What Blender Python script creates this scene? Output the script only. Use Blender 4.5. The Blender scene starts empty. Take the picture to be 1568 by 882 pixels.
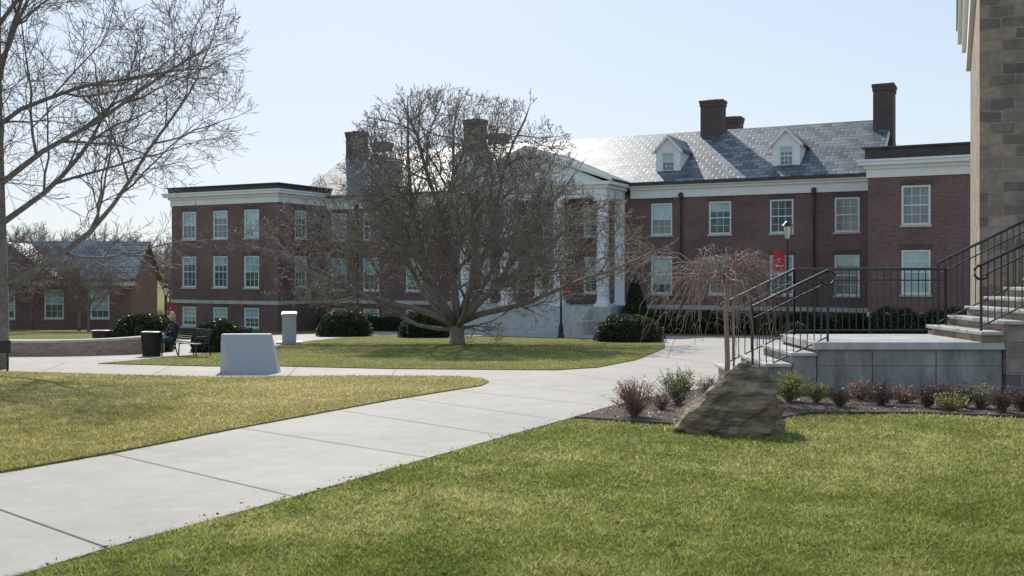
import bpy, bmesh, math, random, time
import numpy as np
from mathutils import Vector, Matrix, noise
random.seed(7); rng=np.random.default_rng(7)
scene=bpy.context.scene
T0=time.time()
F=1506.0
SL=0.043
def gz(y): return -(1.35+SL*min(max(y,0),85))
def P(px,py,dz=0.0):
    """ground position (surveyed from bearing / depression angle)"""
    Y=1.35/((py-415)/F-SL); return ((px-784)/F*Y, Y, gz(Y)+dz)
# ---------------------------------------------------------------- materials
def nd(nt,t,**k):
    n=nt.nodes.new(t)
    for a,b in k.items(): setattr(n,a,b)
    return n
def newmat(name):
    m=bpy.data.materials.new(name); m.use_nodes=True
    nt=m.node_tree; b=nt.nodes['Principled BSDF']; return m,nt,b
def ramp(nt,fac,stops):
    r=nd(nt,'ShaderNodeValToRGB'); e=r.color_ramp.elements
    while len(e)<len(stops): e.new(.5)
    for i,(p,c) in enumerate(stops): e[i].position=p; e[i].color=(*c,1)
    nt.links.new(fac,r.inputs[0]); return r.outputs[0]
def noisen(nt,scale,detail=4,vec=None,rough=.6):
    n=nd(nt,'ShaderNodeTexNoise'); n.inputs['Scale'].default_value=scale; n.inputs['Detail'].default_value=detail
    n.inputs['Roughness'].default_value=rough
    if vec is None:
        vec=nd(nt,'ShaderNodeTexCoord').outputs['Object']
    nt.links.new(vec,n.inputs['Vector']); return n.outputs['Fac']
def mixc(nt,fac,a,b,mode='MIX'):
    n=nd(nt,'ShaderNodeMix',data_type='RGBA',blend_type=mode)
    for i,v in ((0,fac),(6,a),(7,b)):
        if hasattr(v,'is_output'): nt.links.new(v,n.inputs[i])
        elif i==0: n.inputs[0].default_value=v
        else: n.inputs[i].default_value=(*v,1)
    return n.outputs[2]
def addbump(nt,b,h,st=.3,dist=.02):
    n=nd(nt,'ShaderNodeBump'); n.inputs['Strength'].default_value=st; n.inputs['Distance'].default_value=dist
    nt.links.new(h,n.inputs['Height']); nt.links.new(n.outputs[0],b.inputs['Normal'])
def M(name,col,rough=.7,var=.18,scale=3,bump=0,bs=30,metal=0,spec=.4):
    m,nt,b=newmat(name)
    f=noisen(nt,scale)
    c=ramp(nt,f,[(.3,tuple(x*(1-var) for x in col)),(.7,tuple(min(1,x*(1+var)) for x in col))])
    nt.links.new(c,b.inputs['Base Color']); b.inputs['Roughness'].default_value=rough; b.inputs['Metallic'].default_value=metal
    b.inputs['Specular IOR Level'].default_value=spec
    if bump: addbump(nt,b,noisen(nt,bs),bump)
    return m
def uvvec(nt,zscale=1.0):
    s=nd(nt,'ShaderNodeSeparateXYZ'); nt.links.new(nd(nt,'ShaderNodeTexCoord').outputs['Object'],s.inputs[0])
    a=nd(nt,'ShaderNodeMath',operation='ADD'); nt.links.new(s.outputs[0],a.inputs[0]); nt.links.new(s.outputs[1],a.inputs[1])
    z=nd(nt,'ShaderNodeMath',operation='MULTIPLY'); nt.links.new(s.outputs[2],z.inputs[0]); z.inputs[1].default_value=zscale
    c=nd(nt,'ShaderNodeCombineXYZ'); nt.links.new(a.outputs[0],c.inputs[0]); nt.links.new(z.outputs[0],c.inputs[1]); return c.outputs[0],s
def brickmat(name,c1,c2,mort,w=.21,h=.072,ms=.010,bump=.3,rough=.85,big=.25,warp=0.0,zs=1.0,spec=.3,onlyx=False,roughvar=0,bdist=.01):
    m,nt,b=newmat(name)
    v,s=uvvec(nt,zs)
    if onlyx:
        c=nd(nt,'ShaderNodeCombineXYZ'); nt.links.new(s.outputs[0],c.inputs[0])
        z=nd(nt,'ShaderNodeMath',operation='MULTIPLY'); nt.links.new(s.outputs[2],z.inputs[0]); z.inputs[1].default_value=zs
        nt.links.new(z.outputs[0],c.inputs[1]); v=c.outputs[0]
    if warp:
        n=nd(nt,'ShaderNodeTexNoise'); n.inputs['Scale'].default_value=1.6; nt.links.new(v,n.inputs['Vector'])
        mm=nd(nt,'ShaderNodeVectorMath',operation='MULTIPLY_ADD'); nt.links.new(n.outputs['Color'],mm.inputs[0]); mm.inputs[1].default_value=(warp,warp,0)
        nt.links.new(v,mm.inputs[2]); v=mm.outputs[0]
    br=nd(nt,'ShaderNodeTexBrick'); nt.links.new(v,br.inputs['Vector'])
    br.inputs['Scale'].default_value=1; br.inputs['Brick Width'].default_value=w; br.inputs['Row Height'].default_value=h
    br.inputs['Mortar Size'].default_value=ms; br.inputs['Mortar Smooth'].default_value=.3
    br.inputs['Color1'].default_value=(*c1,1); br.inputs['Color2'].default_value=(*c2,1); br.inputs['Mortar'].default_value=(*mort,1)
    f=noisen(nt,big,5)
    k=ramp(nt,f,[(.3,(.72,.72,.72)),(.7,(1.2,1.15,1.12))])
    c=mixc(nt,1.0,br.outputs['Color'],k,'MULTIPLY')
    f2=noisen(nt,9,4); k2=ramp(nt,f2,[(.25,(.75,.75,.75)),(.75,(1.2,1.2,1.2))])
    c=mixc(nt,1.0,c,k2,'MULTIPLY')
    nt.links.new(c,b.inputs['Base Color']); b.inputs['Roughness'].default_value=rough; b.inputs['Specular IOR Level'].default_value=spec
    mt=nd(nt,'ShaderNodeMath',operation='SUBTRACT'); mt.inputs[0].default_value=1; nt.links.new(br.outputs['Fac'],mt.inputs[1])
    if roughvar:
        rr=nd(nt,'ShaderNodeMapRange'); nt.links.new(noisen(nt,.7,5,rough=.75),rr.inputs[0]); rr.inputs[1].default_value=.3; rr.inputs[2].default_value=.7
        rr.inputs[3].default_value=rough-roughvar; rr.inputs[4].default_value=rough+roughvar; nt.links.new(rr.outputs[0],b.inputs['Roughness'])
    addbump(nt,b,mt.outputs[0],bump,bdist)
    return m
BRICK=brickmat('brick',(.23,.105,.09),(.135,.07,.065),(.27,.24,.225))
BRICKD=brickmat('brick_dark',(.15,.088,.078),(.09,.058,.056),(.18,.155,.15))
SLATE=brickmat('slate',(.25,.285,.295),(.065,.085,.095),(.03,.035,.04),w=.7,h=.5,ms=.035,bump=.35,rough=.50,zs=2.0,spec=.42,onlyx=True,big=.5,roughvar=.1,bdist=.02)
STONE=brickmat('ashlar_stone',(.42,.32,.24),(.17,.145,.135),(.32,.29,.25),w=.46,h=.23,ms=.022,bump=.9,warp=.12,big=1.2)
WHITE=M('white_paint',(.83,.83,.82),.5,.05,1.5)
WFRAME=M('window_frame',(.78,.79,.78),.45,.04,2)
DARK=M('dark_coping',(.07,.055,.05),.6,.3,2)
PIPE=M('downpipe',(.05,.03,.03),.5,.2,2)
BLACK=M('black_iron',(.018,.018,.02),.38,.3,10,spec=.6)
def stained(name,a_,b_,c_):
    m,nt,b=newmat(name)
    mp=nd(nt,'ShaderNodeMapping'); mp.inputs['Scale'].default_value=(1,1,.35); nt.links.new(nd(nt,'ShaderNodeTexCoord').outputs['Object'],mp.inputs[0])
    f=noisen(nt,2.6,7,mp.outputs[0],.75); nt.links.new(ramp(nt,f,[(.34,a_),(.5,b_),(.66,c_)]),b.inputs['Base Color']); b.inputs['Roughness'].default_value=.9
    addbump(nt,b,noisen(nt,30,5),.35,.01); return m
CONC=stained('weathered_concrete',(.15,.14,.12),(.29,.275,.245),(.41,.395,.36))
CONC2=stained('limestone',(.38,.36,.32),(.52,.50,.455),(.60,.58,.54))
def glassmat(name,col,col2):
    m,nt,b=newmat(name)
    c=ramp(nt,noisen(nt,.9,3),[(.35,col),(.65,col2)]); nt.links.new(c,b.inputs['Base Color'])
    b.inputs['Roughness'].default_value=.06; b.inputs['Specular IOR Level'].default_value=.9
    b.inputs['Coat Weight'].default_value=.6; b.inputs['Coat Roughness'].default_value=.03
    addbump(nt,b,noisen(nt,1.3,2),.08,.02)
    return m
BLIND=glassmat('glass_with_blind',(.22,.43,.44),(.38,.58,.57))
GLASS=glassmat('glass_dark',(.03,.06,.06),(.10,.17,.17))
def leafmat(name,c1,c2,trans=.4,scale=4,rough=.5,mid=None,spec=.3):
    m=bpy.data.materials.new(name); m.use_nodes=True; nt=m.node_tree; nt.nodes.clear()
    o=nd(nt,'ShaderNodeOutputMaterial'); at=nd(nt,'ShaderNodeAttribute',attribute_name='rnd')
    n=noisen(nt,scale,3)
    mt=nd(nt,'ShaderNodeMath',operation='MULTIPLY_ADD'); nt.links.new(at.outputs['Fac'],mt.inputs[0]); mt.inputs[1].default_value=.7
    s=nd(nt,'ShaderNodeMath',operation='SUBTRACT'); nt.links.new(n,s.inputs[0]); s.inputs[1].default_value=.35
    nt.links.new(s.outputs[0],mt.inputs[2])
    c=ramp(nt,mt.outputs[0],[(.1,c1),(.9,c2)] if mid is None else [(.1,c1),(.55,mid),(.9,c2)])
    d=nd(nt,'ShaderNodeBsdfPrincipled'); d.inputs['Roughness'].default_value=rough; d.inputs['Specular IOR Level'].default_value=spec
    t=nd(nt,'ShaderNodeBsdfTranslucent'); mx=nd(nt,'ShaderNodeMixShader'); mx.inputs[0].default_value=trans
    nt.links.new(c,d.inputs['Base Color']); nt.links.new(c,t.inputs['Color'])
    nt.links.new(d.outputs[0],mx.inputs[1]); nt.links.new(t.outputs[0],mx.inputs[2]); nt.links.new(mx.outputs[0],o.inputs[0])
    return m
# ---------------------------------------------------------------- mesh helpers
def link(o,parent=None):
    scene.collection.objects.link(o)
    if parent: o.parent=parent
    return o
def empty(name,loc=(0,0,0),rz=0):
    o=bpy.data.objects.new(name,None); o.location=loc; o.rotation_euler=(0,0,rz); o.empty_display_size=.3; return link(o)
class MB:
    def __init__(s): s.v=[]; s.f=[]
    def quad(s,*p):
        n=len(s.v); s.v+=[tuple(q) for q in p]; s.f.append(tuple(range(n,n+len(p))))
    def hexa(s,b,t):
        n=len(s.v); s.v+=[tuple(q) for q in b]+[tuple(q) for q in t]; k=len(b)
        s.f.append(tuple(range(n+k-1,n-1,-1))); s.f.append(tuple(range(n+k,n+2*k)))
        for i in range(k):
            j=(i+1)%k; s.f.append((n+i,n+j,n+k+j,n+k+i))
    def box(s,x0,x1,y0,y1,z0,z1):
        if x0>x1:x0,x1=x1,x0
        if y0>y1:y0,y1=y1,y0
        s.hexa([(x0,y0,z0),(x1,y0,z0),(x1,y1,z0),(x0,y1,z0)],[(x0,y0,z1),(x1,y0,z1),(x1,y1,z1),(x0,y1,z1)])
    def lathe(s,cx,cy,prof,n=20):
        b=len(s.v)
        for r,z in prof:
            for i in range(n):
                a=2*math.pi*i/n; s.v.append((cx+r*math.cos(a),cy+r*math.sin(a),z))
        for k in range(len(prof)-1):
            for i in range(n):
                j=(i+1)%n; s.f.append((b+k*n+i,b+k*n+j,b+(k+1)*n+j,b+(k+1)*n+i))
        s.f.append(tuple(range(b+n-1,b-1,-1))); e=b+(len(prof)-1)*n; s.f.append(tuple(range(e,e+n)))
    def tube(s,pts,rad,sides=5):
        P_=np.array(pts,float); n=len(P_)
        if n<2: return
        d=np.empty_like(P_); d[1:-1]=P_[2:]-P_[:-2]; d[0]=P_[1]-P_[0]; d[-1]=P_[-1]-P_[-2]
        d/=np.maximum(np.sqrt((d*d).sum(1,keepdims=True)),1e-9)
        m=d.mean(0); ref=np.array([0,0,1.]) if abs(m[2])<.8*math.sqrt(m@m)+1e-9 else np.array([1.,0,0])
        def cr(u,v): return np.stack([u[:,1]*v[...,2]-u[:,2]*v[...,1],u[:,2]*v[...,0]-u[:,0]*v[...,2],u[:,0]*v[...,1]-u[:,1]*v[...,0]],1)
        a=cr(d,np.broadcast_to(ref,d.shape)); a/=np.maximum(np.sqrt((a*a).sum(1,keepdims=True)),1e-9); c=cr(d,a)
        r=np.broadcast_to(np.asarray(rad,float),(n,))[:,None]
        b=len(s.v); th=np.arange(sides)*(2*math.pi/sides)
        rings=P_[:,None,:]+r[:,:,None]*(a[:,None,:]*np.cos(th)[None,:,None]+c[:,None,:]*np.sin(th)[None,:,None])
        s.v+=rings.reshape(-1,3).tolist()
        for k in range(n-1):
            o=b+k*sides
            for i in range(sides):
                j=(i+1)%sides; s.f.append((o+i,o+j,o+sides+j,o+sides+i))
        if sides>3:
            s.f.append(tuple(range(b+sides-1,b-1,-1))); e=b+(n-1)*sides; s.f.append(tuple(range(e,e+sides)))
    def obj(s,name,mat,parent=None,smooth=False,bevel=0,loc=None,rz=0):
        me=bpy.data.meshes.new(name); me.from_pydata(s.v,[],s.f); me.update()
        me.materials.append(mat)
        if smooth: me.polygons.foreach_set('use_smooth',[True]*len(me.polygons))
        o=bpy.data.objects.new(name,me); link(o,parent)
        if loc: o.location=loc
        o.rotation_euler=(0,0,rz)
        if bevel:
            m=o.modifiers.new('b','BEVEL'); m.width=bevel; m.segments=2; m.limit_method='ANGLE'
        return o
def fastmesh(name,V,nper,mat,rnd=None,parent=None):
    N=V.shape[0]; me=bpy.data.meshes.new(name)
    me.vertices.add(N*nper); me.vertices.foreach_set('co',V.reshape(-1).astype(np.float32))
    me.loops.add(N*nper); me.loops.foreach_set('vertex_index',np.arange(N*nper,dtype=np.int32))
    me.polygons.add(N); me.polygons.foreach_set('loop_start',np.arange(N,dtype=np.int32)*nper)
    me.polygons.foreach_set('loop_total',np.full(N,nper,np.int32))
    me.update(calc_edges=True)
    if rnd is not None:
        a=me.attributes.new('rnd','FLOAT','POINT'); a.data.foreach_set('value',np.repeat(rnd,nper).astype(np.float32))
    me.materials.append(mat); o=bpy.data.objects.new(name,me); return link(o,parent)
def leaves(C,size,asp=.5,up=0.0):
    N=len(C); a=rng.normal(size=(N,3)); a[:,2]+=up; a/=np.linalg.norm(a,axis=1,keepdims=True)
    b=np.cross(a,rng.normal(size=(N,3))); b/=np.linalg.norm(b,axis=1,keepdims=True)
    s=(size*rng.uniform(.6,1.3,N))[:,None]
    return np.stack([C-a*s,C+b*s*asp,C+a*s,C-b*s*asp],1)
def pip(x,y,poly):
    ins=np.zeros(len(x),bool); n=len(poly)
    for i in range(n):
        x1,y1=poly[i][:2]; x2,y2=poly[(i+1)%n][:2]
        c=((y1>y)!=(y2>y)); 
        with np.errstate(divide='ignore',invalid='ignore'):
            ins^=c&(x<(x2-x1)*(y-y1)/(y2-y1+1e-12)+x1)
    return ins
def slab(name,pts,top,mat,depth=.06):
    pts=[(p[0],p[1]) for p in pts]
    area=sum(pts[i][0]*pts[(i+1)%len(pts)][1]-pts[(i+1)%len(pts)][0]*pts[i][1] for i in range(len(pts)))
    if area<0: pts=pts[::-1]
    bm=bmesh.new()
    t=[bm.verts.new((x,y,gz(y)+top)) for x,y in pts]; b=[bm.verts.new((x,y,gz(y)+top-depth)) for x,y in pts]
    f=bm.faces.new(t)
    for i in range(len(t)):
        j=(i+1)%len(t); bm.faces.new((b[i],b[j],t[j],t[i]))
    bmesh.ops.triangulate(bm,faces=[f])
    me=bpy.data.meshes.new(name); bm.to_mesh(me); bm.free(); me.materials.append(mat)
    return link(bpy.data.objects.new(name,me))
# ---------------------------------------------------------------- world, sun, camera
SUNEL=math.radians(35); SUNAZ=math.radians(-10)
w=bpy.data.worlds.new('World'); scene.world=w; w.use_nodes=True
nt=w.node_tree; sk=nd(nt,'ShaderNodeTexSky',sky_type='NISHITA'); sk.sun_disc=False
sk.sun_elevation=SUNEL; sk.sun_rotation=SUNAZ; sk.air_density=1.2; sk.dust_density=.4; sk.ozone_density=3.0
num=nd(nt,'ShaderNodeVectorMath',operation='MULTIPLY'); nt.links.new(sk.outputs[0],num.inputs[0]); num.inputs[1].default_value=(3.55,3.65,3.75)
den=nd(nt,'ShaderNodeVectorMath',operation='MULTIPLY_ADD'); nt.links.new(sk.outputs[0],den.inputs[0]); den.inputs[1].default_value=(.40,.38,.35); den.inputs[2].default_value=(1,1,1)
dv=nd(nt,'ShaderNodeVectorMath',operation='DIVIDE'); nt.links.new(num.outputs[0],dv.inputs[0]); nt.links.new(den.outputs[0],dv.inputs[1])
bg=nt.nodes['Background']; nt.links.new(dv.outputs[0],bg.inputs[0]); bg.inputs[1].default_value=.12
sd=Vector((math.sin(SUNAZ)*math.cos(SUNEL),math.cos(SUNAZ)*math.cos(SUNEL),math.sin(SUNEL)))
L=bpy.data.lights.new('sun','SUN'); L.energy=4.9; L.angle=math.radians(.5); L.color=(1,.95,.87)
lo=link(bpy.data.objects.new('sun',L)); lo.rotation_euler=sd.to_track_quat('Z','Y').to_euler()
cd=bpy.data.cameras.new('camera'); cam=link(bpy.data.objects.new('camera',cd)); cam.rotation_euler=(math.pi/2,0,0)
cd.sensor_width=36; cd.lens=F*36/1568; cd.shift_y=-26/1568; cd.clip_end=6000; cd.clip_start=.1
scene.camera=cam
scene.view_settings.view_transform='Standard'; scene.view_settings.look='None'; scene.view_settings.exposure=0
# ---------------------------------------------------------------- ground
def grassground(name,g,dry,soil,bias):
    m,nt,b=newmat(name)
    a=noisen(nt,.35,6); c=noisen(nt,26,6,rough=.8); a2=noisen(nt,2.2,6,rough=.7)
    base=ramp(nt,a,[(.5-bias,g),(.78-bias,dry)])
    base=mixc(nt,ramp(nt,a2,[(.5,(0,0,0)),(.68,(.7,.7,.7))]),base,soil)
    k=ramp(nt,c,[(.3,(.5,.5,.47)),(.7,(1.35,1.35,1.25))])
    nt.links.new(mixc(nt,1.0,base,k,'MULTIPLY'),b.inputs['Base Color']); b.inputs['Roughness'].default_value=1
    b.inputs['Specular IOR Level'].default_value=.1
    addbump(nt,b,c,1,.05); return m
GG=grassground('grass_soil',(.20,.205,.06),(.28,.24,.095),(.25,.195,.10),.0)
GY=grassground('grass_dry_soil',(.32,.285,.10),(.46,.37,.18),(.40,.31,.17),.15)
def sheet():
    xs=[-2500,-300,-60,60,300,2500]; ys=[-300,0,85,300,3500]
    m=MB()
    for i in range(len(xs)-1):
        for j in range(len(ys)-1):
            m.quad(*[(x,y,gz(y)) for x,y in ((xs[i],ys[j]),(xs[i+1],ys[j]),(xs[i+1],ys[j+1]),(xs[i],ys[j+1]))])
    return m.obj('ground',GG)
sheet()
m,nt,b=newmat('path_concrete')
a=noisen(nt,.45,7,rough=.7); c=noisen(nt,60,4,rough=.8); a3=noisen(nt,2.5,6,rough=.75)
col=ramp(nt,a,[(.3,(.355,.325,.285)),(.7,(.455,.42,.372))]); k=ramp(nt,c,[(.3,(.84,.84,.84)),(.7,(1.1,1.1,1.1))]); k3=ramp(nt,a3,[(.3,(.88,.88,.87)),(.65,(1.05,1.05,1.05))])
nt.links.new(mixc(nt,1.0,mixc(nt,1.0,col,k,'MULTIPLY'),k3,'MULTIPLY'),b.inputs['Base Color']); b.inputs['Roughness'].default_value=.8; b.inputs['Specular IOR Level'].default_value=.25
addbump(nt,b,c,.25,.01); PATH=m
pave=[P(*q) for q in [(-600,1065),(40,880),(163,842),(450,763),(655,703),(860,645),(935,623),(985,611),(1040,601),(1100,592),(1116,590),(1125,560),(1250,538),(1420,528),(1560,524),(1560,516),(1010,515),(880,512),(700,508),(560,508),(400,513),(240,524),(120,520),(-300,520),(-900,560),(-1500,700)]]
slab('footpath',pave,.012,PATH,.05)
lawnL=[P(*q) for q in [(-900,560),(-300,563),(0,570),(200,576),(330,579),(560,577),(700,578),(738,581),(749,586),(738,592),(600,614),(370,657),(170,697),(0,727),(-300,785),(-800,890),(-1400,700)]]
slab('lawn',lawnL,.03,GY)
lawnC=[P(*q) for q in [(150,558),(320,562),(430,562),(600,566),(850,568),(915,564),(975,552),(1018,534),(1018,527),(985,523),(915,519),(700,514),(560,514),(480,522),(425,530),(330,541),(255,548)]]
slab('lawn.001',lawnC,.03,GG)
jm=M('joint_dark',(.12,.11,.10),1,.3,5); J=MB()
for (a,b_) in [((-90,751),(163,842)),((168,696.5),(450,763)),((370,657.5),(655,703)),((520,630),(772,669)),((622,611),(860,645)),((700,599),(930,624)),((748,588),(985,611)),((840,568),(1050,599)),((60,572),(100,556)),((230,577),(262,561)),((440,578),(455,562.5)),((600,577.5),(605,566.5)),((960,556),(1112,580)),((1000,545),(1120,562)),((1015,536),(1180,546))]:
    A=np.array(P(*a)); B=np.array(P(*b_)); d=B-A; n=np.array([-d[1],d[0],0]); n=n/np.linalg.norm(n)*.0055
    q=[A-n,B-n,B+n,A+n]; J.quad(*[(p[0],p[1],gz(p[1])+.017) for p in q])
J.obj('footpath_joints',jm)
bed=[P(*q) for q in [(880,641),(935,626),(985,614),(1040,604),(1110,596),(1130,590),(1245,598),(1500,606),(1700,612),(1800,650),(1568,640),(1400,634),(1240,634),(1150,650),(1050,652),(960,647)]]
MUL=M('mulch',(.11,.075,.06),1,.55,45,1.0,60); slab('mulch_bed',bed,.03,MUL)
# ---------------------------------------------------------------- grass blades
def lownoise(X,Y,s,seed):
    r=np.random.default_rng(seed); o=np.zeros(len(X))
    for k in range(9):
        a=r.uniform(0,6.28); f=s*r.uniform(.5,2.2); o+=np.sin((X*math.cos(a)+Y*math.sin(a))*f+r.uniform(0,6.28))
    return o/4.0
def blades(name,N,y0,y1,xr,test,mat,hmul=1,tz=0.0,dens=.16,wk=.0006):
    u=rng.uniform(size=N); Y=1/(1/y0+(1/y1-1/y0)*u)
    X=rng.uniform(xr[0],xr[1],N)*Y
    ok=test(X,Y); X=X[ok];Y=Y[ok]
    cl=lownoise(X,Y,7,3); cl2=lownoise(X,Y,1.1,5); cl3=lownoise(X,Y,19,8)
    keep=rng.uniform(size=len(X))<np.clip(.75+dens*cl+dens*.7*cl2+.2*cl3,.12,1)
    X=X[keep];Y=Y[keep];cl=cl[keep];cl2=cl2[keep];cl3=cl3[keep]; n=len(X)
    h=(.011+.018*rng.uniform(size=n)**1.5)*(1+.22*cl+.3*cl3)*hmul; wd=.0020+wk*Y
    Z=-(1.35+SL*Y)+tz
    an=rng.uniform(0,2*math.pi,n); le=rng.normal(size=(n,2))*.026
    dx=np.cos(an)*wd; dy=np.sin(an)*wd
    V=np.stack([np.stack([X-dx,Y-dy,Z],1),np.stack([X+dx,Y+dy,Z],1),np.stack([X+le[:,0],Y+le[:,1],Z+np.maximum(h,.007)+.007],1)],1)
    return fastmesh(name,V,3,mat,np.clip(rng.uniform(size=n)**1.2*.9+cl2*.26+cl*.08+cl3*.06+.06,0,1))
GB=leafmat('grass_blades',(.15,.19,.04),(.66,.58,.28),.5,1.2,rough=.85,mid=(.35,.39,.095),spec=.12)
GBD=leafmat('grass_blades_dry',(.27,.27,.07),(.75,.62,.33),.5,.8,rough=.85,mid=(.52,.46,.18),spec=.12)
out=lambda X,Y: ~pip(X,Y,pave)&~pip(X,Y,bed)
blades('grass',430000,4.4,26,(-.58,.62),lambda X,Y: out(X,Y)&(X>-6),GB)
blades('grass.001',200000,8,40,(-.62,.1),lambda X,Y: pip(X,Y,lawnL),GBD,1,.03)
blades('grass.002',70000,22,52,(-.5,.25),lambda X,Y: pip(X,Y,lawnC),GB,1.0,.03,wk=.0003)
def scat(N,y0,y1,xr,test):
    Y=1/(1/y0+(1/y1-1/y0)*rng.uniform(size=N)); X=rng.uniform(xr[0],xr[1],N)*Y; ok=test(X,Y); X=X[ok];Y=Y[ok]
    return np.stack([X,Y,-(1.35+SL*Y)+.025+rng.uniform(0,.01,len(X))],1)
LF=leafmat('dead_leaf',(.10,.05,.03),(.32,.20,.11),.3,rough=.9,spec=.1)
C=scat(620,4.5,22,(-.5,.6),out)
E_=[]
for pl,i0,i1 in ((pave,1,8),(lawnL,1,14),(lawnC,0,8)):
    for i in range(i0,i1):
        a=np.array(pl[i]); b_=np.array(pl[i+1]); n=int(np.linalg.norm(b_-a)*12)
        for t in rng.uniform(size=n):
            q=a+(b_-a)*t+rng.normal(size=3)*.08; q[2]=gz(q[1])+.035; E_.append(q)
C=np.concatenate([C,np.array(E_)]); sz=np.where(np.arange(len(C))<len(C)-len(E_),1,.6)
fl=leaves(C,.024,.6); fl[:,:,2]=C[:,None,2]+(fl[:,:,2]-C[:,None,2])*.3; fl[:,:,0:2]=C[:,None,0:2]+(fl[:,:,0:2]-C[:,None,0:2])*sz[:,None,None]
fastmesh('fallen_leaves',fl,4,LF,rng.uniform(size=len(C)))
C=scat(9000,9.5,20,(.05,.6),lambda X,Y:pip(X,Y,bed)); C[:,2]+=.01; ml=leaves(C,.03,.35); ml[:,:,2]=C[:,None,2]+(ml[:,:,2]-C[:,None,2])*.4
fastmesh('mulch_chips',ml,4,leafmat('mulch_chip',(.07,.045,.035),(.26,.19,.15),.05),rng.uniform(size=len(C)))
# ---------------------------------------------------------------- main building
A0=math.radians(27)
bld=empty('brick_academic_building',(10.19,67,0),-A0)
def BL(x,y):
    return (10.19+x*math.cos(A0)+y*math.sin(A0), 67-x*math.sin(A0)+y*math.cos(A0))
class Bld:
    def __init__(s): s.wall=MB(); s.fr=MB(); s.bl=MB(); s.gl=MB(); s.wh=MB(); s.sill=MB(); s.lint=MB()
    def mb(s,M_,m,u0,u1,d0,d1,z0,z1):
        a=m(u0,z0,d0); b=m(u1,z1,d1); M_.box(min(a[0],b[0]),max(a[0],b[0]),min(a[1],b[1]),max(a[1],b[1]),z0,z1)
    def wallop(s,m,u0,u1,z0,z1,ops,rev=.16,M_=None):
        M_=M_ or s.wall
        us=sorted({u0,u1,*[o[0] for o in ops],*[o[1] for o in ops]}); zs=sorted({z0,z1,*[o[2] for o in ops],*[o[3] for o in ops]})
        for i in range(len(us)-1):
            for j in range(len(zs)-1):
                cu=(us[i]+us[i+1])/2; cz=(zs[j]+zs[j+1])/2
                if any(o[0]<cu<o[1] and o[2]<cz<o[3] for o in ops): continue
                M_.quad(m(us[i],zs[j],0),m(us[i+1],zs[j],0),m(us[i+1],zs[j+1],0),m(us[i],zs[j+1],0))
        for o in ops:
            a,b,c,d=o[:4]
            for (p,q) in (((a,c),(a,d)),((b,c),(b,d)),((a,c),(b,c)),((a,d),(b,d))):
                M_.quad(m(*p,0),m(*q,0),m(*q,rev),m(*p,rev))
            s.window(m,a,b,c,d)
    def window(s,m,a,b,c,d,sill=True,cols=3,bf=None):
        fw=.11; B=s.mb
        B(s.fr,m,a,a+fw,.03,.14,c,d); B(s.fr,m,b-fw,b,.03,.14,c,d)
        B(s.fr,m,a+fw,b-fw,.032,.138,c,c+fw); B(s.fr,m,a+fw,b-fw,.032,.138,d-fw,d)
        mid=(c+d)/2; B(s.fr,m,a+fw,b-fw,.05,.136,mid-.035,mid+.035)
        g0,g1=a+fw,b-fw
        for k in range(1,cols):
            u=g0+(g1-g0)*k/cols; B(s.fr,m,u-.014,u+.014,.085,.134,c+fw,mid-.035); B(s.fr,m,u-.014,u+.014,.085,.134,mid+.035,d-fw)
        for lo_,hi in ((c+fw,mid-.035),(mid+.035,d-fw)):
            z=(lo_+hi)/2; B(s.fr,m,g0,g1,.087,.132,z-.013,z+.013)
        bf=random.choice([.25,.5,.55,.75,1,.9,.5,.8,.3,0.]) if bf is None else bf
        zb=d-fw-(d-c-2*fw)*bf
        if bf>0: s.bl.quad(m(g0,zb,.128),m(g1,zb,.128),m(g1,d-fw,.128),m(g0,d-fw,.128))
        if bf<1: s.gl.quad(m(g0,c+fw,.129),m(g1,c+fw,.129),m(g1,zb,.129),m(g0,zb,.129))
        if sill: B(s.sill,m,a-.08,b+.08,-.09,.03,c-.12,c-.003)
        B(s.lint,m,a-.12,b+.12,-.014,.02,d+.004,d+.3)
B=Bld()
front=lambda y0: (lambda u,z,d:(u,y0+d,z))
sideR=lambda x0: (lambda u,z,d:(x0-d,u,z))
def win3(cs,w_,fl): return [(c-w_/2,c+w_/2,z0,z1) for c in cs for (z0,z1) in fl]
mainfl=[(2.44,4.62),(-1.55,1.02),(-4.0,-3.0)]
cs=[-27.1,-23.97,-19.94,-15.9,-5.0,-11.7,0,4.03,8.05,12.08]
ops=win3(cs,1.5,mainfl)
ops=[o for o in ops if not (o[2]<-2 and -14<o[0]<-2)]
ops=ops+[(-8.95,-7.65,2.44,4.62)]
B.wallop(front(0),-28.5,13.8,-7,5.2,ops)
wingfl=[(2.55,4.75),(-1.3,1.17),(-4.4,-2.85)]
B.wallop(front(-5.75),-39.5,-28.5,-7,5.6,win3([-37.6,-34.3,-31.1],1.5,wingfl))
B.wallop(sideR(-28.5),-5.75,0,-7,5.6,win3([-3.0],1.4,wingfl[:2]))
B.wallop(front(-5.75),14.04,28,-7,5.6,win3([16.55,20.6,24.6],1.5,wingfl))
W=B.wall
W.quad((14.04,-5.75,-7),(14.04,12,-7),(14.04,12,5.6),(14.04,-5.75,5.6))
W.quad((28,-5.75,-7),(28,14,-7),(28,14,5.6),(28,-5.75,5.6)); W.quad((14.04,14,-7),(28,14,-7),(28,14,5.6),(14.04,14,5.6))
W.quad((-39.5,-5.75,-7),(-39.5,14,-7),(-39.5,14,5.6),(-39.5,-5.75,5.6)); W.quad((-39.5,14,-7),(-28.5,14,-7),(-28.5,14,5.6),(-39.5,14,5.6))
W.quad((-28.5,14,-7),(14,14,-7),(14,14,5.6),(-28.5,14,5.6)); 
for x in (-31,13.8): W.quad((x,-.2,5.6),(x,14.2,5.6),(x,7,10.15))
W.obj('walls',BRICK,bld)
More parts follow.
